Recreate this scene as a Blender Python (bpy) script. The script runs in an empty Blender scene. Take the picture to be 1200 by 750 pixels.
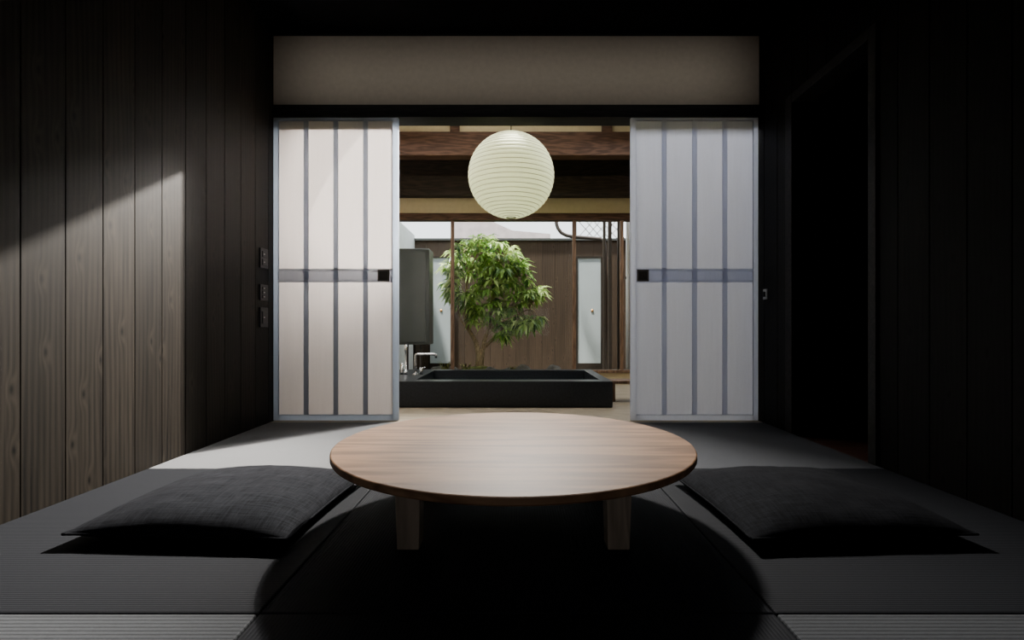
import bpy, math, random
from mathutils import Vector, Matrix
random.seed(7)
C = bpy.context.scene.collection
F=603.0; H=0.603; VX=605.0; VY=385.0
def PX(x,d): return (x-VX)*d/F
def PZ(y,d): return H+(VY-y)*d/F

# ------------------------------------------------------------ materials
class NT:
    def __init__(s,name):
        s.m=bpy.data.materials.new(name); s.m.use_nodes=True
        s.t=s.m.node_tree; s.t.nodes.clear()
        s.out=s.n('ShaderNodeOutputMaterial')
    def n(s,typ,**k):
        nd=s.t.nodes.new(typ)
        for a,b in k.items(): setattr(nd,a,b)
        return nd
    def l(s,a,b): s.t.links.new(a,b)
    def coord(s,scale=(1,1,1),which='Object'):
        tc=s.n('ShaderNodeTexCoord'); mp=s.n('ShaderNodeMapping')
        mp.inputs['Scale'].default_value=scale
        s.l(tc.outputs[which],mp.inputs['Vector']); return mp.outputs['Vector']
    def noise(s,vec,scale=5,detail=4,rough=.5,dist=0):
        nd=s.n('ShaderNodeTexNoise'); nd.inputs['Scale'].default_value=scale
        nd.inputs['Detail'].default_value=detail; nd.inputs['Roughness'].default_value=rough
        nd.inputs['Distortion'].default_value=dist
        if vec is not None: s.l(vec,nd.inputs['Vector'])
        return nd.outputs['Fac']
    def math(s,op,a,b=None,c=None):
        nd=s.n('ShaderNodeMath',operation=op)
        for i,v in enumerate((a,b,c)):
            if v is None: continue
            if isinstance(v,(int,float)): nd.inputs[i].default_value=v
            else: s.l(v,nd.inputs[i])
        return nd.outputs[0]
    def ramp(s,fac,stops):
        nd=s.n('ShaderNodeValToRGB'); e=nd.color_ramp.elements
        while len(e)<len(stops): e.new(.5)
        for i,(p,c) in enumerate(stops):
            e[i].position=p; e[i].color=(c[0],c[1],c[2],1)
        s.l(fac,nd.inputs['Fac']); return nd.outputs['Color']
    def mix(s,fac,a,b,mode='MIX'):
        nd=s.n('ShaderNodeMix',data_type='RGBA',blend_type=mode)
        for idx,v in ((0,fac),(6,a),(7,b)):
            if isinstance(v,(int,float)): nd.inputs[idx].default_value=v
            elif isinstance(v,tuple): nd.inputs[idx].default_value=(v[0],v[1],v[2],1)
            else: s.l(v,nd.inputs[idx])
        return nd.outputs[2]
    def bsdf(s,color,rough=.6,metal=0,bump=None,bstr=.3,bdist=.002,spec=.5):
        b=s.n('ShaderNodeBsdfPrincipled')
        if isinstance(color,tuple): b.inputs['Base Color'].default_value=(color[0],color[1],color[2],1)
        else: s.l(color,b.inputs['Base Color'])
        if isinstance(rough,(int,float)): b.inputs['Roughness'].default_value=rough
        else: s.l(rough,b.inputs['Roughness'])
        b.inputs['Metallic'].default_value=metal
        b.inputs['Specular IOR Level'].default_value=spec
        if bump is not None:
            bp=s.n('ShaderNodeBump'); bp.inputs['Strength'].default_value=bstr
            bp.inputs['Distance'].default_value=bdist
            s.l(bump,bp.inputs['Height']); s.l(bp.outputs[0],b.inputs['Normal'])
        return b.outputs[0]
    def done(s,sh): s.l(sh,s.out.inputs['Surface']); return s.m

def simple(name,col,rough=.6,metal=0,var=.25,scale=8,spec=.5):
    n=NT(name); v=n.coord()
    f=n.noise(v,scale,4)
    a=tuple(c*(1-var) for c in col); b=tuple(min(1,c*(1+var)) for c in col)
    return n.done(n.bsdf(n.ramp(f,[(.3,a),(.7,b)]),rough,metal,f,.1,.001,spec))

def boards(name,dark,light,axis,width,rough=.55,knots=True,var=.5,spec=.3):
    """vertical boards; axis = 'x' or 'y' direction across the boards, grain along z"""
    n=NT(name); tc=n.n('ShaderNodeTexCoord'); sep=n.n('ShaderNodeSeparateXYZ')
    n.l(tc.outputs['Object'],sep.inputs[0])
    u=sep.outputs[0 if axis=='x' else 1]; z=sep.outputs[2]
    idx=n.math('FLOOR',n.math('DIVIDE',u,width))
    wn=n.n('ShaderNodeTexWhiteNoise',noise_dimensions='1D'); n.l(idx,wn.inputs['W'])
    rnd=wn.outputs['Value']
    zo=n.math('ADD',z,n.math('MULTIPLY',rnd,7.3))
    cmb=n.n('ShaderNodeCombineXYZ'); n.l(n.math('ADD',u,n.math('MULTIPLY',idx,3.1)),cmb.inputs[0]); n.l(zo,cmb.inputs[1])
    # knots
    mp=n.n('ShaderNodeMapping'); mp.inputs['Scale'].default_value=(6.5,3.0,1); n.l(cmb.outputs[0],mp.inputs[0])
    vo=n.n('ShaderNodeTexVoronoi'); vo.inputs['Scale'].default_value=1; vo.voronoi_dimensions='2D'; n.l(mp.outputs[0],vo.inputs['Vector'])
    dist=vo.outputs['Distance']
    kn=n.math('EXPONENT',n.math('MULTIPLY',n.math('MULTIPLY',dist,dist),-60))
    # growth-ring lines
    low=n.noise(None,1.6,2,.5)
    ln=low.node; mp2=n.n('ShaderNodeMapping'); mp2.inputs['Scale'].default_value=(2.2,.35,1); n.l(cmb.outputs[0],mp2.inputs[0]); n.l(mp2.outputs[0],ln.inputs['Vector'])
    ph=n.math('ADD',n.math('MULTIPLY',low,22),n.math('MULTIPLY',u,260))
    ph=n.math('ADD',ph,n.math('MULTIPLY',kn,8.0 if knots else 0))
    ring=n.math('MULTIPLY_ADD',n.math('SINE',ph),.5,.5)
    mp3=n.n('ShaderNodeMapping'); mp3.inputs['Scale'].default_value=(120,2.5,1); n.l(cmb.outputs[0],mp3.inputs[0])
    fine=n.noise(mp3.outputs[0],1,4,.6)
    mp4=n.n('ShaderNodeMapping'); mp4.inputs['Scale'].default_value=(14,.8,1); n.l(cmb.outputs[0],mp4.inputs[0])
    broad=n.noise(mp4.outputs[0],1,3,.6)
    f=n.math('ADD',n.math('MULTIPLY',ring,.16),n.math('ADD',n.math('MULTIPLY',fine,.5),n.math('MULTIPLY',broad,.34)))
    col=n.ramp(f,[(.30,dark),(.70,light)])
    col=n.mix(n.math('MULTIPLY',rnd,var),col,tuple(c*.6 for c in dark))
    if knots:
        kk=n.math('EXPONENT',n.math('MULTIPLY',n.math('MULTIPLY',dist,dist),-260))
        halo=n.math('EXPONENT',n.math('MULTIPLY',n.math('MULTIPLY',dist,dist),-80))
        col=n.mix(n.math('MULTIPLY',halo,.55),col,tuple(c*1.3 for c in light))
        col=n.mix(n.math('MULTIPLY',kk,.95),col,tuple(c*.2 for c in dark))
    return n.done(n.bsdf(col,rough,0,f,.35,.0015,spec))

def grain(name,dark,light,scale,rough=.5,spec=.4,freq=60):
    n=NT(name); v=n.coord(scale)
    a=n.noise(v,1.0,3,.5); b=n.noise(v,7,5,.65)
    s_=n.math('MULTIPLY_ADD',n.math('SINE',n.math('MULTIPLY',a,freq)),.5,.5)
    f=n.math('ADD',n.math('MULTIPLY',s_,.35),n.math('MULTIPLY',b,.65))
    return n.done(n.bsdf(n.ramp(f,[(.25,dark),(.75,light)]),rough,0,f,.12,.0008,spec))

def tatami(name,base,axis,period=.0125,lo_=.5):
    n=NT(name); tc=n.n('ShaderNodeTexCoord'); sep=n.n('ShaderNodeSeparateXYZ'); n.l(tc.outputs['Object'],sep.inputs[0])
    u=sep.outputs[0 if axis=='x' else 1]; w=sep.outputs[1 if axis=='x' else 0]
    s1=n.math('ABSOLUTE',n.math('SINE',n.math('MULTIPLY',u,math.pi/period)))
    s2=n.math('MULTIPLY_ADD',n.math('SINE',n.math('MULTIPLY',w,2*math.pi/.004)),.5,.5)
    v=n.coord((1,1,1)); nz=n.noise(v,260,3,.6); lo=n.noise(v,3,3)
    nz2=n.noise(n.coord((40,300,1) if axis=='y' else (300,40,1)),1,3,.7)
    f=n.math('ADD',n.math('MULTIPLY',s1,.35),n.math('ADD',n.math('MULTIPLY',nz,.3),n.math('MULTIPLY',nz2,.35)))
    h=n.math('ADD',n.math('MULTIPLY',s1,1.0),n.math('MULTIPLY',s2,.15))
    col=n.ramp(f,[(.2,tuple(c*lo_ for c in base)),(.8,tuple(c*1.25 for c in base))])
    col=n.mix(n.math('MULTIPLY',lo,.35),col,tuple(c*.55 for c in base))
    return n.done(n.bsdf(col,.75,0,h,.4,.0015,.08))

M={}
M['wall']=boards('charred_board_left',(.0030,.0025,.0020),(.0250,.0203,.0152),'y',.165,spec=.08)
M['wallr']=boards('charred_board_shaded',(.0024,.0022,.0020),(.0085,.0072,.0064),'y',.165,spec=.05)  # same boards as the left wall, shade put into a darker colour
M['black']=simple('black_stain',(.003,.003,.0035),.85,spec=.06)
M['beam']=grain('dark_stained_beam',(.005,.005,.005),(.015,.014,.013),(1,8,8),.6,.15)
M['plaster']=simple('beige_plaster',(.50,.445,.37),.95,var=.05,scale=30,spec=.1)
M['cream']=simple('cream_plaster',(.58,.49,.30),.95,var=.05,scale=20,spec=.1)
M['redbeam']=grain('reddish_old_beam',(.040,.020,.012),(.105,.055,.032),(1.2,10,10),.65,.2)
M['brownbeam']=grain('brown_old_beam',(.015,.011,.008),(.036,.025,.018),(1.2,10,10),.7,.2)
M['post']=grain('cedar_post',(.11,.065,.04),(.26,.155,.095),(10,10,1.0),.6,.3)
M['fence']=boards('fence_board',(.030,.019,.012),(.095,.060,.038),'x',.19,.8,True,.25)
M['deck']=grain('corridor_board',(.28,.23,.165),(.43,.36,.265),(1.0,10,4),.5,.3)
M['sidefloor']=grain('side_floor_board',(.035,.014,.009),(.08,.03,.02),(1.0,10,4),.6,.2)
M['table']=grain('oiled_walnut',(.122,.062,.030),(.280,.158,.082),(.7,6.5,6),.5,.22,40)
M['tleg']=grain('oiled_walnut_leg',(.18,.14,.10),(.31,.24,.175),(9,9,1),.5,.3)
M['matlight']=tatami('rush_mat_sheen',(.080,.085,.092),'y',.0125,.3)  # same rush as the dark mats, sheen painted in as a paler tone
M['matback']=tatami('rush_mat_back_lit',(.18,.185,.19),'y')  # back-row mats, incoming light put into a brighter base colour
M['matbackr']=tatami('rush_mat_back_dim',(.085,.089,.098),'y')  # right back mat, light falloff put into a dimmer colour
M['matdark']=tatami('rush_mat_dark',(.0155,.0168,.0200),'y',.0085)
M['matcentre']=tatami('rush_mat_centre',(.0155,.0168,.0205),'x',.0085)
M['stone']=simple('black_granite',(.014,.017,.021),.35,var=.4,scale=60,spec=.35)
M['chrome']=simple('brushed_chrome',(.75,.75,.75),.18,1,.05)
M['greymetal']=simple('grey_enamel',(.075,.08,.08),.5,0,.1,5)
M['whitepanel']=simple('white_frosted_panel',(.46,.51,.54),.7,0,.04,3)
M['whitewall']=simple('white_garden_wall',(.78,.80,.81),.8,0,.05,6)
M['brass']=simple('aged_brass',(.22,.20,.17),.5,0)
M['brassdark']=simple('recess_dark_brass',(.10,.09,.075),.5,0)
M['orange']=simple('amber_knob',(.5,.25,.08),.4,.3)
M['plate']=simple('dark_grey_plastic',(.022,.022,.025),.5,0,.05,spec=.2)
M['dot']=simple('white_plastic',(.4,.4,.4),.5,0,.03)
M['bark']=grain('tree_bark',(.18,.12,.07),(.46,.35,.22),(14,14,3),.85,.2)
M['rock']=simple('garden_rock',(.12,.11,.10),.9,0,.5,9)
M['moss']=simple('moss',(.12,.13,.03),.95,0,.6,25)
M['soil']=simple('garden_gravel',(.10,.095,.085),.95,0,.5,60)
M['roof']=simple('neighbour_roof',(.50,.42,.41),.8,0,.15,6)
M['pipe']=simple('dark_copper_pipe',(.07,.055,.05),.5,.3,.2)
M['rib']=simple('bamboo_rib',(.36,.35,.22),.7)
def paper(name,dif,tra,mixf):
    n=NT(name); v=n.coord((1,1,1)); f=n.noise(v,140,5,.7); g=n.noise(n.coord((60,60,3)),1,3,.6)
    ff=n.math('ADD',n.math('MULTIPLY',f,.5),n.math('MULTIPLY',g,.5))
    d=n.n('ShaderNodeBsdfDiffuse'); t=n.n('ShaderNodeBsdfTranslucent'); m=n.n('ShaderNodeMixShader')
    n.l(n.ramp(ff,[(.3,tuple(c*.93 for c in dif)),(.7,dif)]),d.inputs['Color'])
    n.l(n.ramp(ff,[(.3,tuple(c*.92 for c in tra)),(.7,tra)]),t.inputs['Color'])
    m.inputs[0].default_value=mixf; n.l(d.outputs[0],m.inputs[1]); n.l(t.outputs[0],m.inputs[2])
    return n.done(m.outputs[0])
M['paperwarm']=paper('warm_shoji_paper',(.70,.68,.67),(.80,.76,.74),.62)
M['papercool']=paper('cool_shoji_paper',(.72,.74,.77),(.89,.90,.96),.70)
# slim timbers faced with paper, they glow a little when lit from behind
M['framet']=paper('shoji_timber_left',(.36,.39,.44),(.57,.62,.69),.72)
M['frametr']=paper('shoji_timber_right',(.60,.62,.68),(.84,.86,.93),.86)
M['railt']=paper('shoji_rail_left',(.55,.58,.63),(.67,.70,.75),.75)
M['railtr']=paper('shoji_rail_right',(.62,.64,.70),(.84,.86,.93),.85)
M['lantern']=paper('lantern_paper',(.84,.87,.68),(.86,.9,.64),.55)
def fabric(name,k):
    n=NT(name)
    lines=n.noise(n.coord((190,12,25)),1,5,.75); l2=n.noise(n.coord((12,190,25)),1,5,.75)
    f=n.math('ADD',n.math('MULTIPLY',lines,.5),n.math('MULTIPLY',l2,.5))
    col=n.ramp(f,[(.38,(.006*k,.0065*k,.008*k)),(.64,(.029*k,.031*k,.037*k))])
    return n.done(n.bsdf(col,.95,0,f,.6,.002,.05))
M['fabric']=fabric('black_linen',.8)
M['fabricshade']=fabric('black_linen_shaded',.5)  # same linen, shade on the right cushion put into its colour
def glassm():
    n=NT('window_glass'); t=n.n('ShaderNodeBsdfTransparent'); g=n.n('ShaderNodeBsdfGlossy'); m=n.n('ShaderNodeMixShader')
    g.inputs['Roughness'].default_value=.02; t.inputs['Color'].default_value=(.96,.98,.97,1); m.inputs[0].default_value=.006
    n.l(t.outputs[0],m.inputs[1]); n.l(g.outputs[0],m.inputs[2]); return n.done(m.outputs[0])
M['glass']=glassm()
def leafm():
    n=NT('leaf_green'); a=n.n('ShaderNodeAttribute',attribute_name='tint')
    b=n.n('ShaderNodeBsdfPrincipled'); b.inputs['Roughness'].default_value=.34; n.l(a.outputs['Color'],b.inputs['Base Color'])
    t=n.n('ShaderNodeBsdfTranslucent'); n.l(a.outputs['Color'],t.inputs['Color'])
    m=n.n('ShaderNodeMixShader'); m.inputs[0].default_value=.35; n.l(b.outputs[0],m.inputs[1]); n.l(t.outputs[0],m.inputs[2])
    return n.done(m.outputs[0])
M['leaf']=leafm()
def waterm():
    n=NT('dark_water'); f=n.noise(n.coord(),6,2)
    return n.done(n.bsdf((.012,.018,.018),.04,0,f,.05,.004,.6))
M['water']=waterm()

# ------------------------------------------------------------ geometry helpers
def mesh(name,verts,faces,mat,smooth=False,parent=None,bevel=0,seg=2):
    me=bpy.data.meshes.new(name); me.from_pydata(verts,[],faces); me.update()
    ob=bpy.data.objects.new(name,me); C.objects.link(ob); me.materials.append(M[mat] if isinstance(mat,str) else mat)
    if smooth:
        for p in me.polygons: p.use_smooth=True
    if bevel:
        b=ob.modifiers.new('bevel','BEVEL'); b.width=bevel; b.segments=seg; b.limit_method='ANGLE'
    if parent: attach(ob,parent)
    return ob
def attach(ob,parent):
    ob.parent=parent; ob.matrix_parent_inverse=wm(parent).inverted()
def wm(o):
    m=Matrix.LocRotScale(o.location,o.rotation_euler,o.scale)
    if o.parent: return wm(o.parent)@o.matrix_parent_inverse@m
    return m
def bx(b):
    x0,x1,y0,y1,z0,z1=b
    v=[(x0,y0,z0),(x1,y0,z0),(x1,y1,z0),(x0,y1,z0),(x0,y0,z1),(x1,y0,z1),(x1,y1,z1),(x0,y1,z1)]
    f=[(0,3,2,1),(4,5,6,7),(0,1,5,4),(1,2,6,5),(2,3,7,6),(3,0,4,7)]
    return v,f
def boxes(name,bs,mat,parent=None,bevel=0):
    V=[];Fc=[]
    for b in bs:
        v,f=bx(b); o=len(V); V+=v; Fc+=[tuple(i+o for i in q) for q in f]
    return mesh(name,V,Fc,mat,False,parent,bevel)
def empty(name,loc,label,cat,group=None):
    e=bpy.data.objects.new(name,None); e.empty_display_size=.05; e.location=loc; C.objects.link(e)
    tag(e,label,cat,group); return e
def tag(o,label=None,cat=None,group=None,kind=None):
    if label: o['label']=label
    if cat: o['category']=cat
    if group: o['group']=group
    if kind: o['kind']=kind
    return o
def S(name,bs,mat,label=None,bevel=0):
    o=boxes(name,bs,mat,None,bevel); o['kind']='structure'
    if label: o['label']=label
    return o
def tube(pts,rad,n=10,caps=True):
    pts=[Vector(p) for p in pts]
    if not isinstance(rad,(list,tuple)): rad=[rad]*len(pts)
    V=[];Fc=[]
    up=None
    for i,p in enumerate(pts):
        d=(pts[min(i+1,len(pts)-1)]-pts[max(i-1,0)]).normalized()
        if up is None:
            up=Vector((0,0,1)) if abs(d.z)<.9 else Vector((1,0,0))
        a=d.cross(up).normalized(); b=a.cross(d).normalized(); up=b
        for k in range(n):
            t=2*math.pi*k/n; V.append(tuple(p+a*math.cos(t)*rad[i]+b*math.sin(t)*rad[i]))
    for i in range(len(pts)-1):
        for k in range(n):
            k2=(k+1)%n; Fc.append((i*n+k,i*n+k2,(i+1)*n+k2,(i+1)*n+k))
    if caps:
        Fc.append(tuple(range(n))[::-1]); Fc.append(tuple((len(pts)-1)*n+k for k in range(n)))
    return V,Fc
def join(parts):
    V=[];Fc=[]
    for v,f in parts:
        o=len(V); V+=list(v); Fc+=[tuple(i+o for i in q) for q in f]
    return V,Fc
def lathe(prof,cx,cy,n=64,closed=False):
    V=[];Fc=[]
    for r,z in prof:
        for k in range(n):
            t=2*math.pi*k/n; V.append((cx+r*math.cos(t),cy+r*math.sin(t),z))
    for i in range(len(prof)-1):
        for k in range(n):
            k2=(k+1)%n; Fc.append((i*n+k,i*n+k2,(i+1)*n+k2,(i+1)*n+k))
    if closed:
        Fc.append(tuple(range(n))[::-1]); Fc.append(tuple((len(prof)-1)*n+k for k in range(n)))
    return V,Fc

# ------------------------------------------------------------ room shell
XW=1.59; YB=3.37; ZC=2.53; W=.165; YF=-1.32
def boardwall_y(x0,x1,ya,yb,z0,z1):
    out=[]; i=math.floor(ya/W)
    while i*W<yb:
        a=max(ya,i*W+.0015); b=min(yb,(i+1)*W-.0015)
        if b>a+.004: out.append((x0,x1,a,b,z0,z1))
        i+=1
    return out
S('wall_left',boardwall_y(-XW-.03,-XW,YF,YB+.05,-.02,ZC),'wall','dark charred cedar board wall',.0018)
S('wall_left_backing',[(-XW-.12,-XW-.031,YF-.1,YB+.2,-.1,ZC+.1)],'black')
YO0,YO1,ZO=2.31,2.95,1.90
S('wall_right',boardwall_y(XW,XW+.03,YF,YO0,-.02,ZC)+boardwall_y(XW,XW+.03,YO1,YB+.05,-.02,ZC)+boardwall_y(XW,XW+.03,YO0,YO1,ZO+.05,ZC),'wallr','shade-darkened charred board wall with a dark doorway',.0018)
S('wall_right_backing',[(XW+.031,XW+.12,YF-.1,YO0,-.1,ZC+.1),(XW+.031,XW+.12,YO1,YB+.2,-.1,ZC+.1),(XW+.031,XW+.12,YO0,YO1,ZO+.05,ZC+.1)],'black')
S('trim_1',[(XW-.012,XW+.12,YO1,YO1+.07,0,ZO+.05),(XW-.012,XW+.12,YO0-.05,YO0,0,ZO+.05),(XW-.012,XW+.12,YO0,YO1,ZO,ZO+.05)],'beam','dark timber doorway frame',.002)
S('wall_side_room',[(XW+.12,3.2,YB+.1,YB+.2,-.1,ZC),(3.1,3.2,1.9,YB+.2,-.1,ZC),(XW+.12,3.2,1.9,2.0,-.1,ZC),(XW+.12,3.2,1.9,YB+.2,2.3,2.4)],'black')
S('floor_side_room',[(XW+.0,3.2,2.0,YB+.1,-.1,-.012)],'sidefloor')
S('wall_front',[(-XW-.12,XW+.12,YF-.1,YF,-.1,ZC+.1)],'black')
S('ceiling',[(-XW-.12,XW+.12,YF-.1,YB+.02,ZC,ZC+.1)],'black','black stained ceiling')
S('floor',[(-XW-.12,XW+.12,YF-.1,YB-.06,-.12,-.05)],'black')
zp0=PZ(124,YB)
S('wall_back',[(-XW,XW,YB,YB+.10,zp0,ZC)],'plaster','beige plaster band above the sliding screens')
S('trim_2',[(-XW,XW,YB-.02,YB+.13,PZ(135,YB)-.02,zp0)],'beam','dark timber lintel above the screens',.002)
S('trim_3',[(-XW,XW,YB-.012,YB,ZC-.012,ZC)],'beam')
S('trim_4',[(-XW,XW,YB-.06,YB+.14,-.06,-.002)],'deck','timber threshold with sliding track',.002)

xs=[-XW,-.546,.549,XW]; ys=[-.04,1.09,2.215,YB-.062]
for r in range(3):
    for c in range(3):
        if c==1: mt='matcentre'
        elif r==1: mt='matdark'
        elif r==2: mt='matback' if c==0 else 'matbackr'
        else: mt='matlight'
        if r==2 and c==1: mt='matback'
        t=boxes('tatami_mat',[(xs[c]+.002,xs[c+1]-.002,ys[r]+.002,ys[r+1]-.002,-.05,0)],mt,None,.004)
        tag(t,('dark charcoal' if mt in('matdark','matcentre') else 'lit-toned')+' borderless woven rush floor mat','floor mat','woven rush mats covering the floor')

# ------------------------------------------------------------ shoji screens
def shoji(name,x0,x1,inner,papermat,fmat,rmat,label):
    y0=YB-.01; y1=YB+.02; zt=PZ(136,YB); zb=.003
    e=bpy.data.objects.new(name,None); e.location=((x0+x1)/2,y0,zb); C.objects.link(e); e['kind']='structure'; e['label']=label; e['category']='sliding door'
    w=.031; iw=.036
    a0=x0+(w if inner=='r' else iw); a1=x1-(iw if inner=='r' else w)
    zm0=PZ(331,YB); zm1=PZ(315,YB)
    fr=[(x0,a0,y0,y1,zb,zt),(a1,x1,y0,y1,zb,zt),(a0,a1,y0,y1,zt-.032,zt),(a0,a1,y0,y1,zb,zb+.036)]
    boxes('frame',fr,fmat,e,.0015)
    k=.030; n=3; gap=(a1-a0-n*k)/(n+1)
    for zz in (zm0,zm1-.018):
        boxes('middle_rail',[(a0,a1,y0+.002,y0+.010,zz,zz+.018)],rmat,e,.001)
    boxes('rail_infill',[(a0,a1,y0+.0105,y0+.0120,zm0+.018,zm1-.018)],rmat,e)
    for i in range(n):
        xx=a0+gap*(i+1)+k*i
        boxes('muntin',[(xx,xx+k,y0+.003,y0+.014,zb+.036,zt-.032)],fmat,e,.001)
    boxes('paper',[(a0-.002,a1+.002,y0+.0145,y0+.016,zb+.034,zt-.03)],papermat,e)
    hx=(PX(450,YB) if inner=='r' else PX(753,YB)); hz=PZ(323,YB)
    h=boxes('handle',[(hx-.038,hx+.038,y0-.005,y0+.006,hz-.038,hz-.028),(hx-.038,hx+.038,y0-.005,y0+.006,hz+.028,hz+.038),
        (hx-.038,hx-.028,y0-.005,y0+.006,hz-.028,hz+.028),(hx+.028,hx+.038,y0-.005,y0+.006,hz-.028,hz+.028)],'brass',e,.001)
    h['label']='square dark brass finger pull surround'
    boxes('handle_recess',[(hx-.03,hx+.03,y0+.0,y0+.008,hz-.03,hz+.03)],'brassdark',e)
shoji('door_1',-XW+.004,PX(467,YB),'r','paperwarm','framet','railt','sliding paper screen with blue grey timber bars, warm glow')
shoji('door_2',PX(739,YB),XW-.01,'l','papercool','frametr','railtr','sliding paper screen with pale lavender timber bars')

# ------------------------------------------------------------ bath room beyond
XB=1.95; YW=5.6
S('wall_bath_left',[(-XB-.1,-XB,YB+.1,YW+.1,-.4,2.75)],'cream')
S('wall_bath_right',[(XB,XB+.1,YB+.1,YW+.1,-.4,2.75)],'cream')
S('wall_bath_front',[(-XB-.1,-XW,YB+.1,YB+.2,-.4,2.75),(XW,XB+.1,YB+.1,YB+.2,-.4,2.75),(-XW,XW,YB+.10,YB+.2,zp0,2.75)],'brownbeam')
S('ceiling_bath',[(-XB-.1,XB+.1,YB+.0,YW+.55,2.75,2.85)],'brownbeam')
S('floor_bath',[(-XB,XB,YB+.14,YW,-.12,-.004)],'deck','pale timber corridor floor')
d=4.95
S('trim_5',[(-XB,XB,d,d+.14,PZ(182,d),PZ(154,d))],'redbeam','old reddish brown timber beam',.006)
S('trim_6',[(-XB,XB,d+.06,d+.10,PZ(154,d)+.0,2.75)],'cream')
S('trim_7',[(PX(527,d),PX(538,d),d+.02,d+.12,PZ(154,d),2.75),(PX(706,d),PX(718,d),d+.02,d+.12,PZ(154,d),2.75)],'redbeam')
d=5.35
S('trim_8',[(-XB,XB,d,d+.12,PZ(229,d),PZ(206,d))],'brownbeam','dark brown timber beam',.005)
S('wall_window',[(-XB,XB,YW,YW+.08,PZ(250,YW),PZ(224,YW)),(-XB,XB,YW,YW+.08,-.12,.12)],'cream')
S('wall_window_upper',[(-XB,XB,YW-.01,YW+.08,PZ(224,YW),2.75)],'brownbeam')
S('trim_9',[(-XB,XB,YW-.015,YW+.1,PZ(258,YW),PZ(250,YW))],'redbeam')
e=bpy.data.objects.new('window_1',None); e.location=(0,YW,.12); C.objects.link(e); e['kind']='structure'; e['label']='timber framed garden window with clear glass'
zt=PZ(258,YW)
for a,b in ((528,532),(671,675),(727,731)):
    boxes('window_post',[(PX(a,YW),PX(b,YW),YW,YW+.05,.12,zt)],'post',e,.003)
boxes('window_sill',[(-XB,XB,YW-.02,YW+.09,.12,.15)],'post',e,.003)
for a,b in ((-XB+.01,PX(530,YW)),(PX(531,YW),PX(672,YW)),(PX(674,YW),PX(728,YW))):
    boxes('glass_pane',[(a,b,YW+.022,YW+.026,.15,zt)],'glass',e)

# bath tub : hollow stone box
tx0,tx1,ty0,ty1,tz=-XB+.01,.74,3.95,5.12,PZ(447,3.95)
ix0,ix1,iy0,iy1=-.80,.66,4.10,5.0
e=empty('bathtub',((tx0+tx1)/2,(ty0+ty1)/2,0),'long low black granite bathtub with a wide deck','bathtub')
bz=-.003
V=[(tx0,ty0,bz),(tx1,ty0,bz),(tx1,ty1,bz),(tx0,ty1,bz),(tx0,ty0,tz),(tx1,ty0,tz),(tx1,ty1,tz),(tx0,ty1,tz),
   (ix0,iy0,tz),(ix1,iy0,tz),(ix1,iy1,tz),(ix0,iy1,tz),(ix0,iy0,bz+.01),(ix1,iy0,bz+.01),(ix1,iy1,bz+.01),(ix0,iy1,bz+.01)]
Fc=[(0,3,2,1),(0,1,5,4),(1,2,6,5),(2,3,7,6),(3,0,4,7),(4,5,9,8),(5,6,10,9),(6,7,11,10),(7,4,8,11),
    (8,9,13,12),(9,10,14,13),(10,11,15,14),(11,8,12,15),(12,13,14,15)]
mesh('tub_shell',V,Fc,'stone',False,e,.004)
boxes('water',[(ix0+.001,ix1-.001,iy0+.001,iy1-.001,bz+.012,.13)],'water',e)
def faucet():
    e=empty('bath_faucet',(PX(487,4.55),4.55,tz),'chrome bath spout bent over the black stone deck','faucet')
    x=PX(487,4.55); y=4.55; zt=PZ(415,4.55); xe=PX(511,4.55)
    pts=[(x,y,tz),(x,y,tz+.08),(x,y,zt-.02)]
    for k in range(1,6):
        a=math.pi/2*k/5; pts.append((x+.02*(1-math.cos(a)),y,zt-.02+.02*math.sin(a)))
    pts+=[(xe-.015,y,zt),(xe-.004,y,zt-.003),(xe,y,zt-.012),(xe,y,zt-.035)]
    v,f=tube(pts,.0115,12); mesh('spout',v,f,'chrome',True,e)
    v,f=lathe([(.0,tz+.008),(.026,tz+.008),(.028,tz+.006),(.028,tz)],x,y,24); mesh('flange',v,f,'chrome',True,e)
    v,f=join([tube([(x+.05,y,tz),(x+.05,y,tz+.06)],.014,14),tube([(x+.05,y,tz+.052),(x+.085,y,tz+.062)],.006,8)]); mesh('lever',v,f,'chrome',True,e)
    e=empty('hand_shower',(PX(475.5,4.55),4.55,tz),'slim chrome hand shower standing on the bath deck','shower')
    x=PX(475.5,4.55)
    v,f=tube([(x,y,tz),(x,y,tz+.03),(x,y,tz+.031),(x,y,PZ(412,4.55)),(x,y,PZ(411,4.55)),(x,y,PZ(404,4.55))],[.016,.016,.008,.009,.013,.013],14); mesh('wand',v,f,'chrome',True,e)
    v,f=tube([(x-.035,y,tz),(x-.035,y,tz+.02),(x-.035,y,tz+.1)],[.016,.012,.012],12); mesh('valve',v,f,'chrome',True,e)
faucet()
e=empty('bath_stool',(.90,4.35,0),'small pale timber bath stool beside the tub','stool')
boxes('seat',[(.79,1.03,4.25,4.45,.145,.17)],'post',e,.004)
for sx in (.80,1.0):
    boxes('leg',[(sx,sx+.02,4.26,4.44,-.003,.145)],'post',e,.002)

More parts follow.
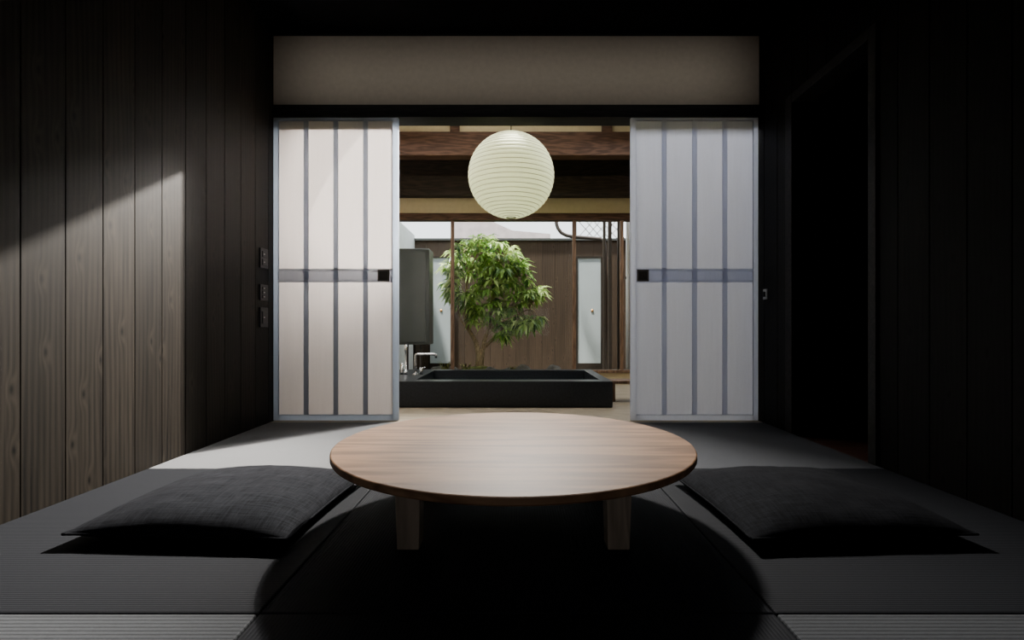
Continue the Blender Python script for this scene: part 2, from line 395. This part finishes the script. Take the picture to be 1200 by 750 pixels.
# ------------------------------------------------------------ garden
YG=7.6
S('floor_garden',[(-4,4,YW+.08,14,-.2,.0)],'soil')
fb=[]
k=math.floor(-1.9/.19)
while k*.19<2.3:
    fb.append((k*.19+.0008,(k+1)*.19-.0008,YG,YG+.03,0,PZ(282,YG))); k+=1
S('wall_garden_fence',fb,'fence','weathered brown board garden fence',.0015)
S('wall_garden_fence_backing',[(-1.9,2.3,YG+.031,YG+.05,0,PZ(282,YG))],'fence')
S('trim_10',[(-2,2.4,YG-.03,YG+.06,PZ(282,YG),PZ(279.5,YG))],'greymetal','fence capping')
S('wall_garden_left',[(-1.7,-1.5,YW+.5,YG,0,1.98)],'whitewall','white rendered garden wall')
S('wall_garden_right',[(1.75,1.9,YW+.12,YG,0,2.0)],'fence')
def gpanel(name,x0,x1,y0,y1,kx):
    d=YG-.04
    e=empty(name,((PX(x0,d)+PX(x1,d))/2,d,.0),'white frosted privacy screen in a slim dark timber frame','screen','white screens by the fence')
    a,b=PX(x0,d),PX(x1,d); z0,z1=max(0,PZ(y1,d)),PZ(y0,d)
    boxes('sheet',[(a+.02,b-.02,d,d+.02,z0+.02,z1-.02)],'whitepanel',e)
    boxes('frame',[(a,a+.025,d-.01,d+.035,0,z1),(b-.025,b,d-.01,d+.035,0,z1),(a+.025,b-.025,d-.01,d+.035,z1-.03,z1),(a+.025,b-.025,d-.01,d+.035,0.0,z0+.03)],'brownbeam',e,.002)
    v,f=tube([(PX(kx,d),d-.006,PZ(364,d)),(PX(kx,d),d,PZ(364,d))],.02,14); mesh('knob',v,f,'orange',True,e)
gpanel('privacy_screen',502,530,300,428,517)
gpanel('privacy_screen.001',675,706,300,428,694)
e=empty('water_heater',(-1.26,6.15,.40),'tall grey metal water heater hung on the garden wall','water heater')
hz0,hz1=PZ(404,6.0),PZ(291,6.0)
boxes('casing',[(-1.5,PX(503,6.0),6.0,6.3,hz0,hz1)],'greymetal',e,.012)
boxes('front_cover',[(-1.47,PX(499,6.0),5.988,6.0,hz0+.03,hz1-.03)],'greymetal',e,.004)
for i in range(3):
    v,f=tube([(-1.3+.08*i,6.15,hz0+.002),(-1.3+.08*i,6.15,.0)],.014,8); mesh('supply_pipe',v,f,'pipe',True,e)
for i,(a,b,dd) in enumerate(((707,710,6.9),(713,717,6.6),(724,727,6.3))):
    t=boxes('garden_post',[(PX(a,dd),PX(b,dd),dd,dd+.05,0,2.1)],'brownbeam',None,.004); tag(t,'slim dark timber post by the garden fence','post','timber posts in the garden')
e=empty('downpipe',(PX(735,6.3),6.3,0),'pale vertical rain downpipe','pipe')
v,f=tube([(PX(733.5,6.3),6.2,0),(PX(733.5,6.3),6.2,2.2)],.022,14); mesh('pipe',v,f,'whitewall',True,e)
boxes('bracket',[(PX(733.5,6.3)-.03,PX(733.5,6.3)+.03,6.19,6.25,1.2,1.23)],'pipe',e)
d=YG+.1; parts=[]
x0,x1=PX(675,d),PX(738,d); z0,z1=PZ(281,d),PZ(256,d)
n=7
for i in range(-3,n+1):
    for s in (1,-1):
        xa=x0+(x1-x0)*i/n; xb=xa+(z1-z0)*.9
        if s<0: xa,xb=xb,xa
        pa=Vector((xa,d,z0)); pb=Vector((xb,d,z1))
        if min(xa,xb)<x0-.02 or max(xa,xb)>x1+.02: continue
        parts.append(tube([pa,pb],.006,6))
parts.append(tube([(x0,d,0),(x0,d,z1)],.012,6)); parts.append(tube([(x1,d,0),(x1,d,z1)],.012,6)); parts.append(tube([(x0,d,z1),(x1,d,z1)],.01,6)); parts.append(tube([(x0,d,z0),(x1,d,z0)],.01,6))
v,f=join(parts); t=mesh('lattice_screen',v,f,'pipe'); tag(t,'thin diamond wire lattice above the fence','lattice')
d=7.3
pts=[(PX(652,d),d,2.35)]+[(PX(a,d),d,PZ(b,d)) for a,b in ((652,262),(654,268),(658,273),(664,276),(672,277.5),(703,280),(708,283))]+[(PX(709,d),d,1.7),(PX(709,d),d,0)]
v,f=tube(pts,.026,12); t=mesh('rain_pipe',v,f,'pipe',True); tag(t,'dark curved rain pipe above the fence','pipe')
def slab(pts,th):
    V=[tuple(p) for p in pts]+[(p[0],p[1]+th,p[2]) for p in pts]; n=len(pts)
    Fc=[tuple(range(n)),tuple(range(2*n-1,n-1,-1))]+[(i,i+n,(i+1)%n+n,(i+1)%n) for i in range(n)]
    return V,Fc
d=11.0
V,Fc=slab([(PX(532,d),d,0),(PX(645,d),d,0),(PX(645,d),d,PZ(274,d)),(PX(600,d),d,PZ(270,d)),(PX(572,d),d,PZ(257,d)),(PX(532,d),d,PZ(252,d))],2.0)
t=mesh('neighbouring_house',V,Fc,'roof'); tag(t,'pale pinkish grey neighbouring house beyond the fence','house')

# ---- tree
TD=6.5
e=empty('garden_tree',(PX(560,TD),TD,.0),'small broadleaf evergreen tree with drooping green leaves','tree')
blobs=[(569,286,18),(548,295,18),(592,297,18),(533,312,15),(531,335,10),(559,316,22),(586,320,22),(608,320,14),(541,345,13),(567,345,20),(594,347,20),(615,345,15),(627,343,9),(553,366,9),(579,369,14),(604,374,14),(624,376,10),(594,388,8)]
base=Vector((PX(560,TD),TD,.0))
def P(px,py,dy=0): return Vector((PX(px,TD),TD+dy,PZ(py,TD)))
stems=[[base,P(561,415),P(557,400,.03),P(548,385,.05),P(544,368,.02),P(545,345),P(550,318),P(560,295)],
       [base+Vector((.03,0,0)),P(565,414),P(568,398,-.04),P(574,382,-.06),P(576,360,-.03),P(578,335),P(585,305)],
       [P(567,408,-.02),P(577,398,.05),P(588,388,.1),P(600,374,.1),P(606,352,.05),P(606,325)],
       [P(576,385,-.05),P(590,376,-.1),P(608,368,-.1),P(620,362,-.06)],
       [P(548,386,.05),P(540,375,-.05),P(536,352,-.1),P(536,325,-.1)]]
rads=[[.042,.036,.028,.024,.02,.016,.011,.006],[.036,.03,.024,.021,.018,.013,.006],[.02,.018,.015,.012,.009,.005],[.014,.012,.009,.005],[.014,.012,.009,.005]]
tp=[tube(s,r,9) for s,r in zip(stems,rads)]
stempts=[p for s in stems for p in s[2:]]
V=[];Fc=[];cols=[]
pal=[(.11,.22,.04),(.18,.34,.06),(.30,.47,.10),(.46,.62,.18),(.64,.76,.32),(.06,.14,.03)]
for bxp,byp,br in blobs:
    c=P(bxp,byp); R=br*TD/F
    for k in range(int(4+br*.60)):
        while True:
            q=Vector((random.uniform(-1,1),random.uniform(-1,1),random.uniform(-1,1)))
            if .3<q.length<1: break
        tip=c+Vector((q.x*R*1.0,q.y*R*1.5,q.z*R))
        src=min(stempts,key=lambda s:(s-tip).length)
        mid=(src+tip)/2+Vector((0,0,.03))
        tp.append(tube([src,mid,tip],[.005,.004,.0025],5,False))
        nl=random.randint(8,12); out=(tip-src).normalized()
        tone=random.random()
        for j in range(nl):
            a=2*math.pi*j/nl+random.uniform(-.3,.3)
            dr=Vector((math.cos(a),math.sin(a),random.uniform(-1.0,.25)))+out*.35
            dr.normalize(); L=random.uniform(.12,.20); wd=L*random.uniform(.11,.16)
            side=dr.cross(Vector((0,0,1))).normalized(); nrm=side.cross(dr)
            p0=tip; p1=tip+dr*L*.5+nrm*L*.04; p2=tip+dr*L*.95-Vector((0,0,L*.28))
            o=len(V)
            V+= [tuple(p0),tuple(p1-side*wd),tuple(p1-nrm*wd*.35),tuple(p1+side*wd),tuple(p2)]
            Fc+=[(o,o+2,o+1),(o,o+3,o+2),(o+1,o+2,o+4),(o+2,o+3,o+4)]
            t=min(.999,max(0,tone*.7+random.random()*.45)); cc=pal[int(t*5)] if random.random()>.12 else pal[5]
            cols+= [cc]*12
v,f=join(tp); mesh('trunk',v,f,'bark',True,e)
lf=mesh('foliage',V,Fc,'leaf',False,e); lf['kind']='stuff'
ca=lf.data.color_attributes.new('tint','FLOAT_COLOR','CORNER')
for i,cc in enumerate(cols): ca.data[i].color=(*cc,1)
import bmesh
from mathutils import noise
def rock(name,c,r,mat,label,cat,parent=None):
    bm=bmesh.new(); bmesh.ops.create_icosphere(bm,subdivisions=3,radius=1)
    sd=random.random()*9
    for vv in bm.verts:
        n=noise.noise(vv.co*1.3+Vector((sd,sd,0)))*.35; co=vv.co*(1+n)
        vv.co=Vector((co.x*r[0],co.y*r[1],max(co.z*r[2],-c[2])))
    me=bpy.data.meshes.new(name); bm.to_mesh(me); bm.free(); me.materials.append(M[mat])
    for p in me.polygons: p.use_smooth=True
    ob=bpy.data.objects.new(name,me); ob.location=c; C.objects.link(ob)
    if parent: attach(ob,parent)
    else: tag(ob,label,cat)
    return ob
t=rock('mossy_root_mound',(PX(560,TD),TD,.0),(.30,.22,.14),'moss','',None,e); t['label']='low mossy earth mound around the roots'
for i,(px,dy,r) in enumerate(((535,-.42,.10),(557,-.45,.08),(577,-.44,.10),(598,-.42,.08),(612,-.15,.10),(517,-.2,.10),(648,-.2,.10))):
    t=rock('garden_rock' if i==0 else 'garden_rock.%03d'%i,(PX(px,TD),TD+dy,.06),(r,r*.7,r*.9),'rock','rough brown garden rock near the tree','rock'); t['group']='rocks around the tree'
def tuft(px,dd,h,n,nm):
    V=[];Fc=[]
    b=Vector((PX(px,dd),dd,.0))
    for k in range(n):
        a=random.uniform(0,6.28); l=random.uniform(.5,1)*h; dx=Vector((math.cos(a),math.sin(a),0))
        s=Vector((-dx.y,dx.x,0))*.006; p0=b+dx*.02; p1=p0+dx*l*.15+Vector((0,0,l*.8)); p2=p0+dx*l*.36+Vector((0,0,l*.95))
        o=len(V); V+=[tuple(p0-s),tuple(p0+s),tuple(p1+s),tuple(p1-s),tuple(p2)]; Fc+=[(o,o+1,o+2,o+3),(o+3,o+2,o+4)]
    t=mesh(nm,V,Fc,'moss'); tag(t,'small tuft of green garden grass','grass','grass tufts beside the rocks')
tuft(522,5.82,.26,40,'grass_tuft'); tuft(546,5.82,.24,40,'grass_tuft.001'); tuft(601,5.82,.22,40,'grass_tuft.002')

# ------------------------------------------------------------ lantern
LD=4.5; lr=50*LD/F; lc=Vector((PX(599,LD),LD,PZ(206,LD)))
e=empty('paper_lantern',(lc.x,lc.y,lc.z-lr),'round white ribbed paper lantern hanging from a cord','lantern')
prof=[]; NR=28; sub=4
for i in range(NR*sub+1):
    t=.10+(math.pi-.20)*i/(NR*sub)
    ph=(i%sub)/sub; sc=1+.014*math.sin(math.pi*ph)-.006
    prof.append((lr*sc*math.sin(t),lc.z+lr*.985*sc*math.cos(t)))
v,f=lathe(prof,lc.x,lc.y,96); mesh('lamp_shade',v,f,'lantern',True,e)
parts=[]
for i in range(1,NR):
    t=.10+(math.pi-.20)*i/NR; r=lr*.998*math.sin(t); z=lc.z+lr*.985*.998*math.cos(t)
    parts.append(lathe([(r-.001,z+.003),(r+.0012,z),(r-.001,z-.003)],lc.x,lc.y,96))
v,f=join(parts)
mesh('rib',v,f,'rib',True,e)
for s in (1,-1):
    v,f=lathe([(lr*.10,lc.z+s*lr*.98),(lr*.115,lc.z+s*lr*.99),(lr*.115,lc.z+s*lr*.972),(lr*.10,lc.z+s*lr*.965)],lc.x,lc.y,32); mesh('end_ring',v,f,'black',True,e)
v,f=tube([(lc.x,lc.y,lc.z+lr*.35),(lc.x,lc.y,2.75)],.004,8); mesh('cord',v,f,'black',True,e)
v,f=tube([(lc.x-lr*.11,lc.y,lc.z+lr*.975),(lc.x+lr*.11,lc.y,lc.z+lr*.975)],.003,6); mesh('wire_hanger',v,f,'black',True,e)

# ------------------------------------------------------------ table
TY=1.67; TR=.562; TZ=.24; TH=.03
e=empty('round_table',(-.008,TY,0),'low round walnut table with square legs on woven mats','table')
cx=-.008
prof=[(0,TZ),(TR-.004,TZ),(TR-.001,TZ-.0015),(TR,TZ-.004),(TR,TZ-.017),(TR-.003,TZ-.021),(TR-.03,TZ-TH),(0,TZ-TH)]
v,f=lathe(prof,cx,TY,160); mesh('table_top',v,f,'table',False,e)
for sx in (-1,1):
    for sy in (-1,1):
        px=cx+sx*.287; py=TY+sy*.24; a=.036; b=.030; zt=TZ-TH
        vv=[(px-b,py-b,0),(px+b,py-b,0),(px+b,py+b,0),(px-b,py+b,0),(px-a,py-a,zt),(px+a,py-a,zt),(px+a,py+a,zt),(px-a,py+a,zt)]
        mesh('leg',vv,bx((0,1,0,1,0,1))[1],'tleg',False,e,.003)

# ------------------------------------------------------------ cushions
def cushion(name,cx,cy,sx,sy,rot,h,label,seed,fm):
    e=empty(name,(cx,cy,0),label,'cushion','floor cushions beside the table'); 
    N=64; V=[];Fc=[]
    def pt(u,v,side):
        k=.035
        x=u*(1-k*(1-v*v)) ; y=v*(1-k*(1-u*u))
        th=((1-abs(u)**2.6)*(1-abs(v)**2.6))
        th=max(0,th)**.55
        q=noise.noise(Vector((u*1.8+seed,v*1.8,side)))*.10+noise.noise(Vector((u*6+seed,v*6,3)))*.04
        zc=.034*(1-.4*th)
        z=zc+ (h*th*(1+q) if side>0 else -min(zc-.002,.05*th))
        return (x*sx/2,y*sy/2,z)
    g={}
    for side in (1,-1):
        for i in range(N+1):
            for j in range(N+1):
                edge=i in(0,N) or j in(0,N)
                if side<0 and edge: g[(side,i,j)]=g[(1,i,j)]; continue
                g[(side,i,j)]=len(V)
                uu=math.sin(math.pi/2*(2*i/N-1)); vv=math.sin(math.pi/2*(2*j/N-1))
                V.append(pt(uu,vv,side))
    for side in (1,-1):
        for i in range(N):
            for j in range(N):
                q=(g[(side,i,j)],g[(side,i+1,j)],g[(side,i+1,j+1)],g[(side,i,j+1)])
                Fc.append(q if side>0 else q[::-1])
    Rm=Matrix.Rotation(rot,3,'Z')
    V=[tuple(Rm@Vector(p)+Vector((cx,cy,0))) for p in V]
    mesh('cover',V,Fc,fm,True,e)
    lp=[]
    n=40
    for a in range(n): lp.append((-1+2*a/n,-1))
    for a in range(n): lp.append((1,-1+2*a/n))
    for a in range(n): lp.append((1-2*a/n,1))
    for a in range(n+1): lp.append((-1,1-2*a/n))
    pts=[tuple(Rm@Vector(pt(u,v,1))+Vector((cx,cy,0))) for u,v in lp]
    v,f=tube(pts,.0035,6); mesh('seam',v,f,fm,True,e)
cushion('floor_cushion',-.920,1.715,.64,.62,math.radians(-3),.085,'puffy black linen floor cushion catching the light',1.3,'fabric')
cushion('floor_cushion.001',.940,1.715,.64,.62,math.radians(3),.085,'puffy black linen floor cushion in deep shade',5.1,'fabricshade')

# ------------------------------------------------------------ switches
def plate(name,z,hh,label,n):
    y=3.23; x=-XW
    e=empty(name,(x,y,z-hh/2),label,'switch','wall switches on the dark board wall')
    boxes('cover_plate',[(x-.003,x+.010,y-.05,y+.05,z-hh/2,z+hh/2)],'plate',e,.003)
    for i in range(n):
        zz=z+hh*(.5-(i+.5)/n)*.8
        boxes('button',[(x+.010,x+.015,y-.03,y+.03,zz-hh*.3/n,zz+hh*.3/n)],'plate',e,.001)
        boxes('indicator',[(x+.015,x+.0165,y-.02,y-.008,zz-.003,zz+.003)],'dot',e)
plate('wall_switch',PZ(303,3.23),.125,'dark grey wall switch plate with two rocker buttons',2)
plate('wall_switch.001',PZ(343,3.23),.10,'dark grey control plate with small white indicator marks',3)
plate('wall_switch.002',PZ(372,3.23),.125,'dark grey socket plate on charred boards',1)
e=empty('door_latch',(XW,3.29,PZ(350,3.29)),'small white metal latch on the dark wall','latch')
boxes('back_plate',[(XW-.008,XW+.004,3.255,3.30,PZ(351,3.29),PZ(339,3.29))],'dot',e,.002)
boxes('lever',[(XW-.014,XW-.008,3.27,3.285,PZ(348,3.29),PZ(342,3.29))],'black',e,.001)

# ------------------------------------------------------------ lights
def light(name,typ,loc,target,energy,color=(1,1,1),**k):
    ld=bpy.data.lights.new(name,typ); ld.energy=energy; ld.color=color
    for a,b in k.items(): setattr(ld,a,b)
    ob=bpy.data.objects.new(name,ld); ob.location=loc; C.objects.link(ob)
    dv=Vector(target)-Vector(loc); ob.rotation_euler=dv.to_track_quat('-Z','Y').to_euler(); return ob
light('spot_table','SPOT',(0.02,4.22,2.44),(-.75,1.6,.25),980,(1,.95,.89),spot_size=math.radians(84),spot_blend=.7,shadow_soft_size=.13)
light('spot_wall_boost','SPOT',(0.02,4.24,2.43),(-1.59,2.15,.95),2700,(1,.94,.86),spot_size=math.radians(56),spot_blend=.8,shadow_soft_size=.012)  # added second spot near the first, only brightens the left wall patch
light('shoji_fill_left','AREA',(-1.15,4.35,2.7),(-1.15,3.5,.9),34,(1,.965,.94),shape='RECTANGLE',size=1.0,size_y=.6)  # added fill to backlight the left screen, not a real fixture
light('shoji_fill_right','AREA',(1.15,4.35,2.7),(1.15,3.5,.9),37,(.94,.96,1),shape='RECTANGLE',size=1.0,size_y=.6)  # added fill to backlight the right screen, not a real fixture
light('bath_fill','AREA',(0,4.3,2.72),(0,4.3,0),14,(1,.96,.9),shape='RECTANGLE',size=1.6,size_y=.4)  # added overhead fill for the bath room, not a real fixture
light('plaster_bounce_fill','AREA',(0,2.3,2.49),(0,3.37,2.24),.62,(1,.95,.88),shape='RECTANGLE',size=2.9,size_y=.03,spread=math.radians(40))  # added strip standing in for bounced light on the plaster band
light('rear_fill','AREA',(0,-1.25,.75),(0,1.6,.12),.8,(.95,.95,1),shape='RECTANGLE',size=1.6,size_y=.7,spread=math.radians(70))  # added fill for table front and legs, no window in this wall
light('lantern_bulb','POINT',(lc.x,lc.y,lc.z+.02),(0,0,0),5.5,(1,.98,.80),shadow_soft_size=.06)
s=light('sun','SUN',(0,8,6),(.3,7.5,4.2),19.0,(1,.96,.87),angle=math.radians(4))
s.rotation_euler=Vector((.28,.14,-1)).to_track_quat('-Z','Y').to_euler()
w=bpy.data.worlds.new('world'); bpy.context.scene.world=w; w.use_nodes=True
nt=w.node_tree; bg=nt.nodes['Background']; bg.inputs['Color'].default_value=(.93,.96,1,1); bg.inputs['Strength'].default_value=3.0

cam=bpy.data.cameras.new('camera'); co=bpy.data.objects.new('camera',cam); C.objects.link(co)
co.location=(0,0,H); co.rotation_euler=(math.radians(90),0,0)
cam.sensor_width=36; cam.lens=F/1200*36; cam.shift_x=-5/1200; cam.shift_y=10/1200; cam.clip_start=.02
bpy.context.scene.camera=co
